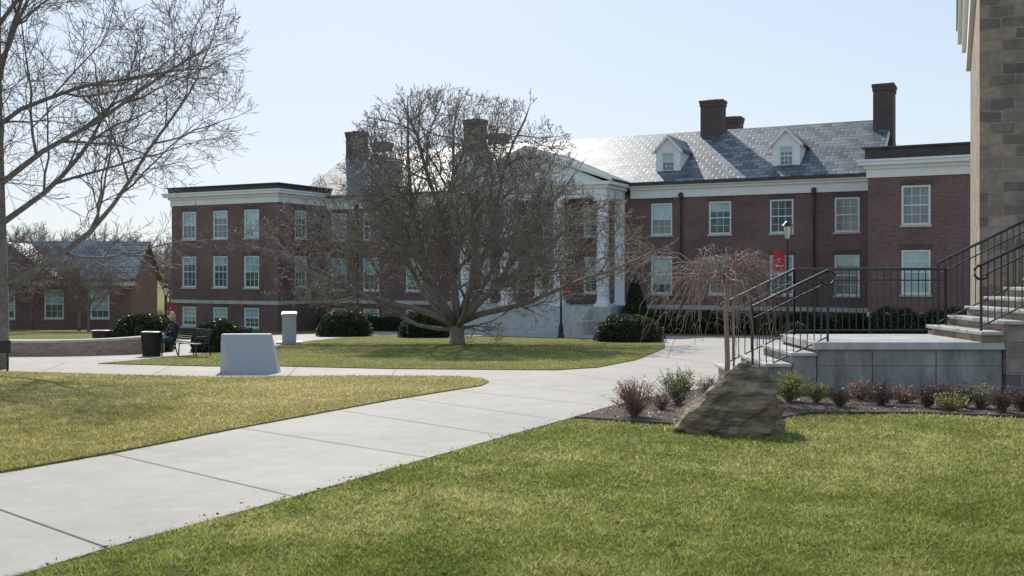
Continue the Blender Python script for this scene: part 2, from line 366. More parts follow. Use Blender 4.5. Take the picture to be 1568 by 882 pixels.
B.lint.obj('soldier_lintels',BRICKD,bld)
T=MB()
T.box(-28.45,-14.6,-.06,.02,-2.58,-2.3); T.box(-2.2,13.98,-.06,.02,-2.58,-2.3)
T.box(-39.56,-28.44,-5.81,-5.7,-2.58,-2.3); T.box(-28.52,-28.44,-5.69,-.07,-2.58,-2.3); T.box(13.98,28,-5.81,-5.7,-2.58,-2.3)
T.obj('belt_course',CONC2,bld)
H=B.wh
def entab(x0,x1,y,z0=4.98,z1=5.9,ret=0):
    H.box(x0,x1,y-.10,y+.3,z0,z1-.35); H.box(x0-ret*.12,x1+ret*.12,y-.28,y+.301,z1-.347,z1-.18); H.box(x0-ret*.25,x1+ret*.25,y-.5,y+.302,z1-.177,z1)
entab(-28.3,-14.4,0); entab(-2.2,13.9,0)
def wingcor(x0,x1,y0,y1):
    for e,z0,z1 in ((.08,5.25,5.72),(.22,5.723,5.92),(.5,5.923,6.12),(.58,6.123,6.24)):
        H.box(x0-e,x1+e,y0-e,y1,z0,z1)
wingcor(-39.5,-28.5,-5.75,13); wingcor(14.04,28,-5.75,13)
D=MB(); D.box(-39.7,-28.3,-5.95,13.5,6.243,6.62); D.box(13.9,28.1,-5.95,13.5,6.243,6.85); D.box(13.75,28.25,-6.1,13.6,6.853,6.95); D.box(-39.85,-28.15,-6.1,13.6,6.623,6.72)
D.box(-28.0,-14.5,-.62,-.5,5.82,5.97); D.box(-2.1,13.8,-.62,-.5,5.82,5.97)
D.obj('parapet_and_gutter',DARK,bld)
R=MB()
def roofslab(x0,x1,ya,za,yb,zb,t=.16):
    R.hexa([(x0,ya,za),(x1,ya,za),(x1,yb,zb),(x0,yb,zb)],[(x0,ya,za+t),(x1,ya,za+t),(x1,yb,zb+t),(x0,yb,zb+t)])
roofslab(-31.15,13.95,-.5,5.91,7,10.2); roofslab(-31.15,13.95,14.5,5.91,7.003,10.2)
cx=-8.3; hw=6.0
R.hexa([(cx-hw-.2,-3.9,5.96),(cx,-3.9,8.4),(cx,4.6,8.4),(cx-hw-.2,.2,5.96)],[(cx-hw-.2,-3.9,6.1),(cx,-3.9,8.54),(cx,4.6,8.54),(cx-hw-.2,.2,6.1)])
R.hexa([(cx,-3.9,8.4),(cx+hw+.2,-3.9,5.96),(cx+hw+.2,.2,5.96),(cx,4.6,8.4)],[(cx,-3.9,8.54),(cx+hw+.2,-3.9,6.1),(cx+hw+.2,.2,6.1),(cx,4.6,8.54)])
def dormer(c):
    y=.95; hw_=.88; z0=6.6; z1=8.35; za=9.25
    B.wallop(front(y),c-hw_,c+hw_,z0,z1,[(c-.48,c+.48,6.85,8.2)],M_=H)
    H.quad((c-hw_,y,z1),(c+hw_,y,z1),(c,y,za))
    yb=4.0
    for x in (c-hw_,c+hw_): H.quad((x,y,z0-.2),(x,yb,z0-.2),(x,yb,z1),(x,y,z1))
    H.box(c-hw_-.1,c+hw_+.1,y-.12,y-.004,z0-.12,z0)
    for sg in (-1,1):
        a=(c+sg*(hw_+.2),z1-.16); p=(c,za+.05)
        R.hexa([(a[0],y-.2,a[1]),(p[0],y-.2,p[1]),(p[0],yb+2.2,p[1]),(a[0],yb+.3,a[1])],[(a[0],y-.2,a[1]+.08),(p[0],y-.2,p[1]+.08),(p[0],yb+2.2,p[1]+.08),(a[0],yb+.3,a[1]+.08)])
        H.hexa([(a[0],y-.26,a[1]-.14),(p[0],y-.26,p[1]-.14),(p[0],y-.02,p[1]-.14),(a[0],y-.02,a[1]-.14)],[(a[0],y-.26,a[1]+.06),(p[0],y-.26,p[1]+.06),(p[0],y-.21,p[1]+.06),(a[0],y-.21,a[1]+.06)])
for c in (.15,8.15,-16.2,-24.3): dormer(c)
R.obj('slate_roof',SLATE,bld)
for x in (-31.2,13.98):
    for (ya,yb) in ((-.5,7),(14.5,7)):
        H.hexa([(x-.05,ya,5.68),(x+.05,ya,5.68),(x+.05,yb,9.97),(x-.05,yb,9.97)],[(x-.05,ya,5.98),(x+.05,ya,5.98),(x+.05,yb,10.27),(x-.05,yb,10.27)])
yf=-3.2
H.box(cx-hw+.3,cx+hw-.3,yf-.45,yf+.45,4.9,5.5); H.box(cx-hw+.3,cx-hw+1.1,yf+.452,-.11,4.9,5.5); H.box(cx+hw-1.1,cx+hw-.3,yf+.452,-.11,4.9,5.5)
H.box(cx-hw+.1,cx+hw-.1,yf-.6,-.11,5.503,5.72); H.box(cx-hw-.15,cx+hw+.15,yf-.85,-.11,5.723,5.93)
H.quad((cx-hw+.4,yf-.35,5.93),(cx+hw-.4,yf-.35,5.93),(cx,yf-.35,8.25))
for sg in (-1,1):
    a=(cx+sg*(hw+.2),5.95); p=(cx,8.39)
    H.hexa([(a[0],-4.05,a[1]-.02),(p[0],-4.05,p[1]-.3),(p[0],-3.5,p[1]-.3),(a[0],-3.5,a[1]-.02)],[(a[0],-4.05,a[1]+.2),(p[0],-4.05,p[1]+.2),(p[0],-3.905,p[1]+.2),(a[0],-3.905,a[1]+.2)])
COL=MB()
def column(x,y,r=.42):
    COL.box(x-.5,x+.5,y-.5,y+.5,-2.35,-2.18)
    COL.lathe(x,y,[(.49,-2.177),(.5,-2.1),(.45,-2.03),(.44,-2.0),(r,-1.9),(r,.5),(r*.94,2.8),(r*.84,4.45),(r*.9,4.47),(r*.9,4.53),(r*.86,4.55),(.44,4.68)],24)
    COL.box(x-.48,x+.48,y-.48,y+.48,4.683,4.897)
for x in (-3.0,-6.2,-10.2,-13.6): column(x,yf)
for x in (-3.0,-13.6):
    COL.box(x-.36,x+.36,-.14,.05,-2.2,4.7); COL.box(x-.45,x+.45,-.2,.05,4.703,4.895); COL.box(x-.45,x+.45,-.2,.05,-2.35,-2.203)
COL.obj('portico_columns',WHITE,bld)
H.box(-9.5,-9.15,-.2,.02,-2.35,1.1); H.box(-7.45,-7.1,-.2,.02,-2.35,1.1); H.box(-9.7,-6.9,-.32,.02,1.103,1.5)
H.hexa([(-9.8,-.4,1.503),(-6.8,-.4,1.503),(-6.8,.02,1.503),(-9.8,.02,1.503)],[(-8.4,-.4,2.2),(-8.2,-.4,2.2),(-8.2,.02,2.2),(-8.4,.02,2.2)])
H.box(-9.148,-7.452,-.12,.02,-2.35,-.1+.25)
H.obj('white_trim',WHITE,bld)
DG=MB(); DG.box(-9.1,-7.5,-.1,.02,.152,1.1); DG.box(-8.95,-8.35,-.135,-.121,-1.3,.05); DG.box(-8.25,-7.65,-.135,-.121,-1.3,.05); DG.obj('door_glass',GLASS,bld)
B.fr.obj('window_frames',WFRAME,bld); B.bl.obj('window_blinds',BLIND,bld); B.gl.obj('window_glass',GLASS,bld); B.sill.obj('window_sills',CONC2,bld)
S=MB(); S.box(-14.4,-2.2,-3.9,-.065,-7,-2.353)
for i in range(11): S.box(-13.0,-3.6,-3.9-.36*(i+1),-3.9-.36*i-.001,-7,-2.353-.17*(i+1))
S.box(-3.55,-2.8,-7.2,-3.905,-7,-3.2); S.box(-13.8,-13.05,-7.2,-3.905,-7,-3.2)
S.obj('entrance_steps',CONC2,bld,bevel=.02)
PI=MB()
for x in (1.4,10.1,-25.2): PI.tube([(x,-.12,5.3),(x,-.12,-4.6)],.07,8); PI.box(x-.14,x+.14,-.26,-.02,5.0-.1,5.25)
PI.obj('downpipes',PIPE,bld)
CH=MB()
def chim(x,y,wx,wy,z0,z1):
    CH.box(x-wx,x+wx,y-wy,y+wy,z0,z1-.45); CH.box(x-wx-.05,x+wx+.05,y-wy-.05,y+wy+.05,z1-.447,z1-.2); CH.box(x-wx-.09,x+wx+.09,y-wy-.09,y+wy+.09,z1-.197,z1)
    CH.box(x-wx*.5,x+wx*.5,y-wy*.5,y+wy*.5,z1+.003,z1+.08)
for x,z in ((1.75,12.45),(-18.2,12.45),(-30.1,12.2)):
    chim(x,6.6,.8,.55,8,z); chim(x+.6,9.6,.75,.55,8,11.6)
chim(13.6,6.2,.62,.9,5.5,12.5)
CH.obj('chimneys',BRICKD,bld)
# ---------------------------------------------------------------- stone building right
a24=math.radians(24.2)
sb=empty('stone_hall',(9.27,19.5,0),-a24)
s=MB()
for q in (((0,0,-4),(12,0,-4),(12,0,11),(0,0,11)),((0,0,-4),(0,12,-4),(0,12,7.6),(0,0,7.6)),((0,12,-4),(12,12,-4),(12,12,7),(0,12,7)),((12,0,-4),(12,12,-4),(12,12,7),(12,0,7))): s.quad(*q)
s.obj('stone_walls',STONE,sb)
s=MB(); s.box(-.12,-.002,-.1,12.1,6.2,6.8); s.box(-.24,-.002,-.2,12.2,6.803,7.1); s.box(-.36,-.002,-.3,12.3,7.103,7.5)
s.obj('eaves_cornice',WHITE,sb)
s=MB(); s.hexa([(-.4,-.3,7.503),(6,-.3,13),(6,12.3,13),(-.4,12.3,7.503)],[(-.4,-.3,7.65),(6,-.3,13.2),(6,12.3,13.2),(-.4,12.3,7.65)]); s.obj('roof',SLATE,sb)
# ---------------------------------------------------------------- entrance stair near stone hall
st=empty('stone_staircase')
zp=-1.17; c=MB(); c2=MB()
c.box(5.05,8.1,16.25,18.2,-3,zp-.13)
c2.box(4.98,8.12,16.18,18.27,zp-.128,zp)
for i,(x0) in enumerate((4.62,4.20,3.78)):
    z=zp-.18*(i+1); c.box(x0+.03,x0+.419+.01*0,16.27,18.18,-3,z-.06); c2.box(x0-.02,x0+.418,16.22,18.23,z-.058,z)
c.obj('retaining_wall',CONC,st,bevel=.012)
g=MB()
for x in (5.95,7.0): g.box(x,x+.014,16.246,16.26,-2.5,zp-.14)
g.box(5.06,8.09,16.247,16.26,zp-.40,zp-.392); g.obj('wall_joints',jm,st)
s=MB()
for i in range(9):
    z=zp+.175*(i+1); x0=7.72+.36*i
    c2.box(x0-.03,x0+.36-.035,16.1,18.3,z-.06,z)
    s.box(x0,x0+.357,16.16,18.25,-3 if i>1 else zp+.002,z-.062)
s.box(8.123,8.438,16.165,18.24,-3,zp+.0)
s.obj('stone_side_wall',STONE,st); c2.obj('stone_treads',CONC2,st,bevel=.012)
rl=MB()
def railing(pts,h=1.0,sp=.125,drop=.0,second=True):
    pts=[Vector(p) for p in pts]
    up=Vector((0,0,h)); rl.tube([p+up for p in pts],.026,8)
    if second: rl.tube([p+up*.83 for p in pts],.014,6)
    rl.tube([p+Vector((0,0,.1)) for p in pts],.014,6)
    for a,b_ in zip(pts[:-1],pts[1:]):
        Ln=(b_-a).length; n=max(1,int(Ln/sp))
        for i in range(n+1):
            p=a.lerp(b_,i/n); rl.tube([p+Vector((0,0,.1 if 0<i<n else -.02)),p+up],.009 if 0<i<n else .022,5)
railing([(3.95,18.12,zp-.62),(5.2,18.12,zp-.02),(8.0,18.12,zp-.01)],1.22)
railing([(4.0,16.35,zp-.62),(5.25,16.35,zp-.02)],1.2)
railing([(7.85,18.12,zp+.12),(11.2,18.12,zp+1.75)],1.2)
railing([(7.8,16.35,zp+.15),(11.2,16.35,zp+1.8)],1.12)
for (x,y,z) in ((5.25,16.35,zp+1.18),(7.8,16.35,zp+1.27),(3.95,18.12,zp+.6)):
    sg=1 if x==5.25 else -1
    rl.tube([(x+sg*.12*math.sin(t),y,z-.12+.12*math.cos(t)) for t in np.linspace(0,math.pi*1.5,10)],.024,8)
rl.obj('iron_handrail',BLACK,st,smooth=False)
# ---------------------------------------------------------------- trees
def rot(d,ang,az):
    if abs(d[2])<.9: a=np.array([d[1],-d[0],0.])
    else: a=np.array([0.,d[2],-d[1]])
    a/=math.sqrt(a@a); b_=np.array([d[1]*a[2]-d[2]*a[1],d[2]*a[0]-d[0]*a[2],d[0]*a[1]-d[1]*a[0]])
    v=d*math.cos(ang)+(a*math.cos(az)+b_*math.sin(az))*math.sin(ang); return v/math.sqrt(v@v)
class Tree:
    def __init__(s,env,lv,rmin): s.m=MB(); s.env=env; s.lv=lv; s.rmin=rmin; s.tips=[]
    def grow(s,p,d,Ln,r,l):
        c=s.lv[l]; n=c['n']; step=Ln/n; pts=[p]; ds=[d]; N=rng.normal(size=(n,3))*c['w']; N[:,2]+=c['t']
        for i in range(n):
            d=d+N[i]; d=d/math.sqrt(d@d); q=pts[-1]+d*step
            if not s.env(q) and i>0: break
            pts.append(q); ds.append(d)
        k=len(pts)
        if k<2: return
        tip=max(s.rmin,r*c.get('tip',.4)); rad=np.linspace(r,tip,k)
        s.m.tube(pts,rad,c['s'])
        if l+1<len(s.lv):
            nc=max(1,int(c['c']*random.uniform(.8,1.2)*(k/(n+1))+.5)); base=random.uniform(0,6.28)
            for j in range(nc):
                u=c['u']+(1-c['u'])*(j+random.uniform(0,.9))/nc; f=u*(k-1); i=min(int(f),k-2); t=f-i
                pos=pts[i]*(1-t)+pts[i+1]*t; rr=rad[i]*(1-t)+rad[i+1]*t
                dd=rot(ds[i+1],random.uniform(*c['a']),base+j*2.4+random.uniform(-.4,.4))
                s.grow(pos,dd,Ln*c['r']*random.uniform(.7,1.15)*(1.15-.45*u),max(s.rmin,rr*random.uniform(.5,.68)),l+1)
            s.grow(pts[-1],ds[-1],Ln*c['r']*.9,tip*.95,l+1)
        else: s.tips.append(pts[-1]); s.tips.append(pts[k//2])
def barkmat(name,c1,c2): 
    m,nt,b=newmat(name); nt.links.new(ramp(nt,noisen(nt,6,5,rough=.7),[(.3,c1),(.7,c2)]),b.inputs['Base Color']); b.inputs['Roughness'].default_value=.8; b.inputs['Specular IOR Level'].default_value=.2
    addbump(nt,b,noisen(nt,25,5),.6,.02); return m
BARK=barkmat('magnolia_bark',(.16,.135,.115),(.34,.30,.262))
BARK2=barkmat('maple_bark',(.13,.115,.105),(.28,.25,.23))
def finish(T,name,loc,mat):
    e=empty(name,loc); T.m.obj('trunk_and_limbs',mat,e,smooth=True); return e
hs=[0,1.4,2.0,3.0,4.5,6,7.5,9,10.3,11.1]; rs=[4,5.5,8.4,9.6,9.2,7.8,5.9,4.3,3.2,1.2]
def envM(q):
    h=q[2]; r=math.hypot(q[0]+(.25 if q[0]<0 else -.1),q[1]*1.15)
    a=math.atan2(q[1],q[0]); lump=1+.09*math.sin(3*a+h*.9)+.06*math.sin(7*a-h*1.7)
    return (h<.9 and r<2) or (1.2<h<11.1 and r<float(np.interp(h,hs,rs))*lump)
lvM=[dict(n=9,w=.10,t=.03,s=7,c=8,u=.22,a=(.5,1.05),r=.48,tip=.3),
     dict(n=6,w=.16,t=.03,s=5,c=6.5,u=.18,a=(.5,1.1),r=.52,tip=.35),
     dict(n=5,w=.2,t=.05,s=3,c=5.6,u=.15,a=(.5,1.1),r=.50,tip=.4),
     dict(n=4,w=.2,t=.08,s=3,c=4.4,u=.2,a=(.4,1.0),r=.52,tip=.6),
     dict(n=3,w=.2,t=.12,s=3,c=0,u=0,a=(0,0),r=0,tip=.8)]
mag=Tree(envM,lvM,.0085)
bx,by,bz=P(700,527)
mag.m.tube([(0,0,-.3),(0,0,0),(.02,0,.3),(0,0,.8)],[.46,.38,.30,.32],12)
for az,el,Ln,r in ((0.05,.40,9.4,.15),(.8,.8,8,.15),(1.6,.65,8,.14),(2.5,.6,8.2,.15),(3.2,.33,9.2,.15),(4.1,.7,8,.15),(5.0,.6,7.5,.14),(5.7,.5,8.3,.14),(1.3,1.35,9.6,.17),(3.6,1.2,9.4,.15),(0.3,1.1,9.4,.15),(4.9,1.4,9.8,.15),(6.1,.2,8.2,.11),(3.0,.12,7.5,.1),(5.9,.95,9,.13),(2.9,.95,8.6,.13)):
    d=np.array([math.cos(az)*math.cos(el),math.sin(az)*math.cos(el),math.sin(el)])
    mag.grow(np.array([math.cos(az)*.1,math.sin(az)*.1,.55+rng.uniform(0,.4)]),d,Ln,r,0)
em=finish(mag,'magnolia_tree',(bx,by,bz),BARK)
tp=np.array(mag.tips)
fastmesh('buds',leaves(tp,.037,.45,1.0),4,leafmat('magnolia_bud',(.20,.18,.13),(.52,.47,.37),.3),rng.uniform(size=len(tp)),em)
def envL(q):
    h=q[2]; r=math.hypot(q[0],q[1]); return r<float(np.interp(h,[0,1.8,3,6,10,13,15],[.8,3.0,5.0,5.6,5.2,3,.3]))*(1+.1*math.sin(4*math.atan2(q[1],q[0])+h))
lvL=[dict(n=8,w=.09,t=.045,s=6,c=8,u=.2,a=(.45,.95),r=.50,tip=.3),
     dict(n=6,w=.13,t=.03,s=4,c=6,u=.15,a=(.5,1.0),r=.5,tip=.35),
     dict(n=5,w=.15,t=-.02,s=3,c=5.5,u=.12,a=(.4,1.0),r=.5,tip=.4),
     dict(n=4,w=.18,t=.03,s=3,c=3.2,u=.2,a=(.4,.9),r=.6,tip=.6),
     dict(n=3,w=.2,t=.08,s=3,c=0,u=0,a=(0,0),r=0,tip=.8)]
tl=Tree(envL,lvL,.0055)
trunk=[np.array([.05*math.sin(h*.7),.04*math.cos(h),h]) for h in np.linspace(-.3,11,14)]
tl.m.tube(trunk,np.linspace(.22,.05,14),12)
for i in range(17):
    h=2.0+i*.48; az=i*2.4+.2; el=.45+.035*i
    d=np.array([math.cos(az)*math.cos(el),math.sin(az)*math.cos(el),math.sin(el)])
    tl.grow(np.array([0,0,h]),d,6.6-.17*i,.085-.0025*i,0)
x,y,z=P(-3,566); el_=finish(tl,'maple_tree',(x,y,z),BARK2)
lvD=[dict(n=6,w=.1,t=.04,s=5,c=6,u=.2,a=(.4,.9),r=.52,tip=.3),
     dict(n=5,w=.15,t=.04,s=3,c=6,u=.15,a=(.4,1.0),r=.55,tip=.4),
     dict(n=4,w=.2,t=.04,s=3,c=5,u=.15,a=(.4,1.0),r=.55,tip=.5),
     dict(n=3,w=.2,t=.05,s=3,c=0,u=0,a=(0,0),r=0,tip=.8)]
def bare(name,H_,R_,nl=9,rmin=.014,mat=BARK2):
    env=lambda q:(q[2]<H_*.3 and math.hypot(q[0],q[1])<R_) or ((math.hypot(q[0],q[1])/R_)**2+((q[2]-H_*.6)/(H_*.42))**2<1)
    t=Tree(env,lvD,rmin); t.m.tube([(0,0,-.2),(0,0,H_*.2),(.1,0,H_*.5),(0,.1,H_*.8)],[.02*H_,.017*H_,.012*H_,.005*H_],8)
    for i in range(nl):
        az=i*2.4+rng.uniform(-.3,.3); e=rng.uniform(.3,1.0)
        t.grow(np.array([0,0,H_*(.18+.4*i/nl)]),np.array([math.cos(az)*math.cos(e),math.sin(az)*math.cos(e),math.sin(e)]),R_*1.25,.01*H_,0)
    return finish(t,name,(0,0,0),mat)
BARKR=barkmat('far_bark',(.17,.13,.115),(.31,.25,.225))
protos=[bare('bare_tree',8.5,4.2,10,.015,BARKR),bare('bare_tree',9,4,9,.015,BARKR)]
places=[(-35.5,68,.98,.3),(-41,73,.9,1),(-31,72,.6,2),(-62,110,1.3,3),(-47,112,1.2,4),(33,96,1.8,5),(41,99,1.8,.7),(-38,66,.62,4.2),(-33,75,.75,1.7),(-44,68,.8,2.2),(-52,112,1.2,5.5),(-33.5,64,.55,3.4),(-39,80,.9,5.1),
 (-44,125,1.1,.4),(-50,132,1.2,2.6),(-57,140,1.3,4.4),(-41,118,.9,1.3),(-64,135,1.3,3.7),(-72,130,1.2,.9),(-37,112,.8,5.0)]
for i,(X,Y,s_,rz) in enumerate(places):
    if i<2: o=protos[i]
    else:
        src=protos[i%2]; o=bpy.data.objects.new('bare_tree',None); link(o)
        link(bpy.data.objects.new('trunk_and_limbs',src.children[0].data),o)
    o.location=(X,Y,gz(Y)); o.scale=(s_,s_,s_); o.rotation_euler=(0,0,rz)
# weeping tree
wt=MB(); by_=16.0; bx_=(1113-784)/F*by_; bz_=gz(by_)
wt.tube([(0,0,-.1),(.01,0,.6),(-.01,.01,1.3),(.02,0,1.95)],[.05,.042,.04,.055],8)
wt.tube([(.12,.02,-.1),(.115,.02,1.6)],.018,6)
for i in range(16):
    az=i*2.4; l_=random.uniform(.25,.6)*(1.35 if math.cos(az)<0 else .75); 
    arm=[np.array([0,0,1.9])]
    for k in range(4): arm.append(arm[-1]+np.array([math.cos(az)*l_/4+rng.normal()*.035,math.sin(az)*l_/4+rng.normal()*.03,rng.uniform(-.06,.15)]))
    wt.tube(arm,[.03,.026,.02,.016,.012],5)
    for j in range(7):
        a=arm[random.randint(1,4)]; az2=az+rng.normal()*.7; R0=random.uniform(.2,1.05)*(1.25 if math.cos(az)<0 else .85); rise=random.uniform(-.05,.38); drop=random.uniform(.05,1.4)
        pts=[]; n=9
        for k in range(n):
            t=k/(n-1); rr=R0*t**.75
            pts.append(a+np.array([rr*math.cos(az2)+rng.normal()*.025,rr*math.sin(az2)+rng.normal()*.02,rise*math.sin(min(1,t*1.6)*math.pi*.6)+rng.normal()*.015-drop*max(0,t-.2)**1.4*1.35]))
        for p_ in pts: p_[2]=max(p_[2],.2)
        wt.tube(pts,np.linspace(.009,.0028,n),4)
        for m__ in range(4):
            b0=pts[random.randint(2,n-2)]; az3=az2+rng.normal()*1.2; l=random.uniform(.12,.55); up=random.uniform(-.05,.25)
            wt.tube([b0+np.array([math.cos(az3)*l*.6*t,math.sin(az3)*l*.6*t,up*t-l*.7*t*t]) for t in (0,.3,.6,1)],[.0045,.0035,.003,.0025],3)
    for j in range(3):
        a=arm[random.randint(1,3)]; wt.tube([a,a+np.array([rng.normal()*.14,rng.normal()*.12,random.uniform(.1,.42)])],[.007,.003],3)
e=empty('weeping_cherry_tree',(bx_,by_,bz_)); wt.obj('trunk_and_branches',barkmat('cherry_bark',(.24,.165,.13),(.44,.33,.27)),e,smooth=True)
# ---------------------------------------------------------------- shrubs
BOX=leafmat('boxwood',(.022,.035,.014),(.085,.105,.04),.2,3)
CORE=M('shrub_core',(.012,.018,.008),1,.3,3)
def dome(name,cx_,cy_,rx,ry,h,n=9000,ls=.05,mat=BOX,z=None):
    z=gz(cy_) if z is None else z; e=empty(name,(cx_,cy_,z))
    a=rng.normal(size=(n,3)); a/=np.linalg.norm(a,axis=1,keepdims=True); a[:,2]=np.abs(a[:,2])*1.0
    sd_=rng.uniform(0,50)
    lump=np.array([1+.10*noise.noise((p[0]*2.5+sd_,p[1]*2.5,p[2]*2.5))+.05*noise.noise((p[0]*7,p[1]*7+sd_,p[2]*7)) for p in a])
    ex=.75; sg=np.sign(a)*np.abs(a)**ex
    C_=sg*np.array([rx,ry,h])*(lump*rng.uniform(.9,1.02,n))[:,None]/np.linalg.norm(sg,axis=1,keepdims=True)**.6
    fastmesh('foliage',leaves(C_,ls,.6),4,mat,np.clip(rng.uniform(size=n)*.6+(lump-1)*3+.2,0,1),e)
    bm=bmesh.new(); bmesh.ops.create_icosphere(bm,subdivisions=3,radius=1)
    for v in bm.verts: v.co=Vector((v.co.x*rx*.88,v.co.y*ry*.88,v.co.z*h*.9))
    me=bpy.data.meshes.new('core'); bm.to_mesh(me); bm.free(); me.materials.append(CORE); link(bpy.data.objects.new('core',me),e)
def domepx(x0,x1,ytop,ybot,n=9000,ls=.05):
    p=P((x0+x1)/2,ybot); sc=F/p[1]; rx=(x1-x0)/2/sc; dome('boxwood_shrub',p[0],p[1]+rx*.7,rx*1.03,rx*.9,(ybot-ytop)/sc*.93,n,ls)
for q in ((480,564,470,516),(608,686,471,518),(915,1021,478,525),(160,252,474,540),(287,366,486,540),(220,262,480,530)): domepx(*q,n=9000)
domepx(1195,1245,492,520,4000)
def hedge(name,x0,x1,y,h,d=.7):
    e=empty(name,(*BL((x0+x1)/2,y),gz(BL((x0+x1)/2,y)[1])-.1),-A0); L_=x1-x0; n=int(1500*L_)
    X=rng.uniform(-L_/2,L_/2,n); s_=rng.uniform(-1,1,n); top=rng.uniform(size=n)<.45
    yy=np.where(top,s_*d,np.where(rng.uniform(size=n)<.75,-d,d)); zz=np.where(top,h,rng.uniform(0,h,n))
    zz=zz*(1+.1*np.sin(X*2.1)+.07*np.sin(X*5.3))
    C_=np.stack([X,yy+rng.normal(size=n)*.06,zz+rng.normal(size=n)*.06],1)
    fastmesh('foliage',leaves(C_,.07,.6),4,BOX,rng.uniform(size=n),e)
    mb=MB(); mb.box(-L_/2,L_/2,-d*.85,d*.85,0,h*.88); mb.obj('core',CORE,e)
hedge('hedge',-1.8,13.5,-1.6,1.3); hedge('hedge',-27.5,-15.2,-1.5,1.0); hedge('hedge',14.4,27,-7.2,1.4)
px_,py_=BL(-1.1,-2.2); z=gz(py_); n=9000
t=rng.uniform(0,1,n)**.6; hh=(1-t)*3.9; r=1.0*np.minimum(1,(t*1.15))**.8*np.where(hh<.4,hh/.4*.3+.7,1); a=rng.uniform(0,6.28,n); r=r*(1+.12*np.sin(a*3+hh*4))*rng.uniform(.85,1.05,n)
C_=np.stack([r*np.cos(a),r*np.sin(a),hh],1); e=empty('yew_tree',(px_,py_,z)); fastmesh('foliage',leaves(C_,.07,.5,1),4,BOX,rng.uniform(size=n),e)
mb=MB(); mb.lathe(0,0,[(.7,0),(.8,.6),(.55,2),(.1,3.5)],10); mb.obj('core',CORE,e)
def shrub(name,px,py,w_,h_,cols,nl=700,ls=.022,nt_=40,Y=None):
    p=P(px,py)
    e=empty(name,p); m_=MB(); tips=[]
    for i in range(nt_):
        az=rng.uniform(0,6.28); R0=w_/2*rng.uniform(.2,1)**.7; hh=h_*rng.uniform(.55,1)*(1-.35*(R0/(w_/2))**2)
        pts=[np.array([R0*t*math.cos(az)+rng.normal()*.015,R0*t*math.sin(az)+rng.normal()*.015,hh*t**.85]) for t in (0,.25,.5,.75,1)]
        m_.tube(pts,[.006,.005,.004,.003,.002],3)
        for k in range(3):
            a=pts[rng.integers(1,4)]; q=a+np.array([rng.normal()*.08,rng.normal()*.08,rng.uniform(.05,.15)]); m_.tube([a,q],[.003,.002],3); tips.append((a,q))
        for k in range(1,4): tips.append((pts[k],pts[k+1]))
    m_.obj('stems',STEM,e)
    idx=rng.integers(0,len(tips),nl); u=rng.uniform(.2,1.05,nl)
    C_=np.array([tips[i][0]*(1-t)+tips[i][1]*t for i,t in zip(idx,u)])+rng.normal(size=(nl,3))*.02
    C_[:,2]=np.maximum(C_[:,2],.03)
    fastmesh('foliage',leaves(C_,ls,.5,.4),4,cols,rng.uniform(size=nl),e)
STEM=barkmat('stem',(.18,.12,.09),(.3,.22,.17))
RED=leafmat('leaf_red',(.20,.10,.07),(.5,.32,.23),.45,6); GRN=leafmat('leaf_green',(.10,.14,.04),(.46,.5,.22),.45,6); YEL=leafmat('leaf_yellow',(.16,.17,.04),(.5,.5,.15),.45,6); DKR=leafmat('leaf_dark',(.06,.04,.035),(.2,.11,.1),.35,6)
shrub('barberry_shrub',972,641,.66,.60,RED,1000,.016,95)
shrub('spirea_shrub',1038,622,.68,.66,GRN,1200,.02,70)
shrub('barberry_shrub',1012,630,.35,.3,RED,400,.016,30)
shrub('barberry_shrub',1085,612,.4,.4,RED,500,.016,40,)
shrub('spirea_shrub',1150,592,.5,.45,RED,300,.016,45)
shrub('spirea_shrub',1208,618,.62,.55,YEL,1300,.022,50)
shrub('spirea_shrub',1250,620,.45,.40,YEL,600,.02,30)
for px,py,c_ in ((1290,622,DKR),(1322,618,RED),(1345,624,DKR),(1385,622,RED),(1415,626,DKR),(1440,626,DKR),(1458,628,YEL),(1480,628,DKR),(1505,630,GRN),(1535,632,DKR),(1565,634,DKR)):
    shrub('barberry_shrub',px+random.uniform(-8,8),py+random.uniform(-3,4),random.uniform(.38,.6),.33+rng.uniform(-.09,.1),c_,600,.02,36)
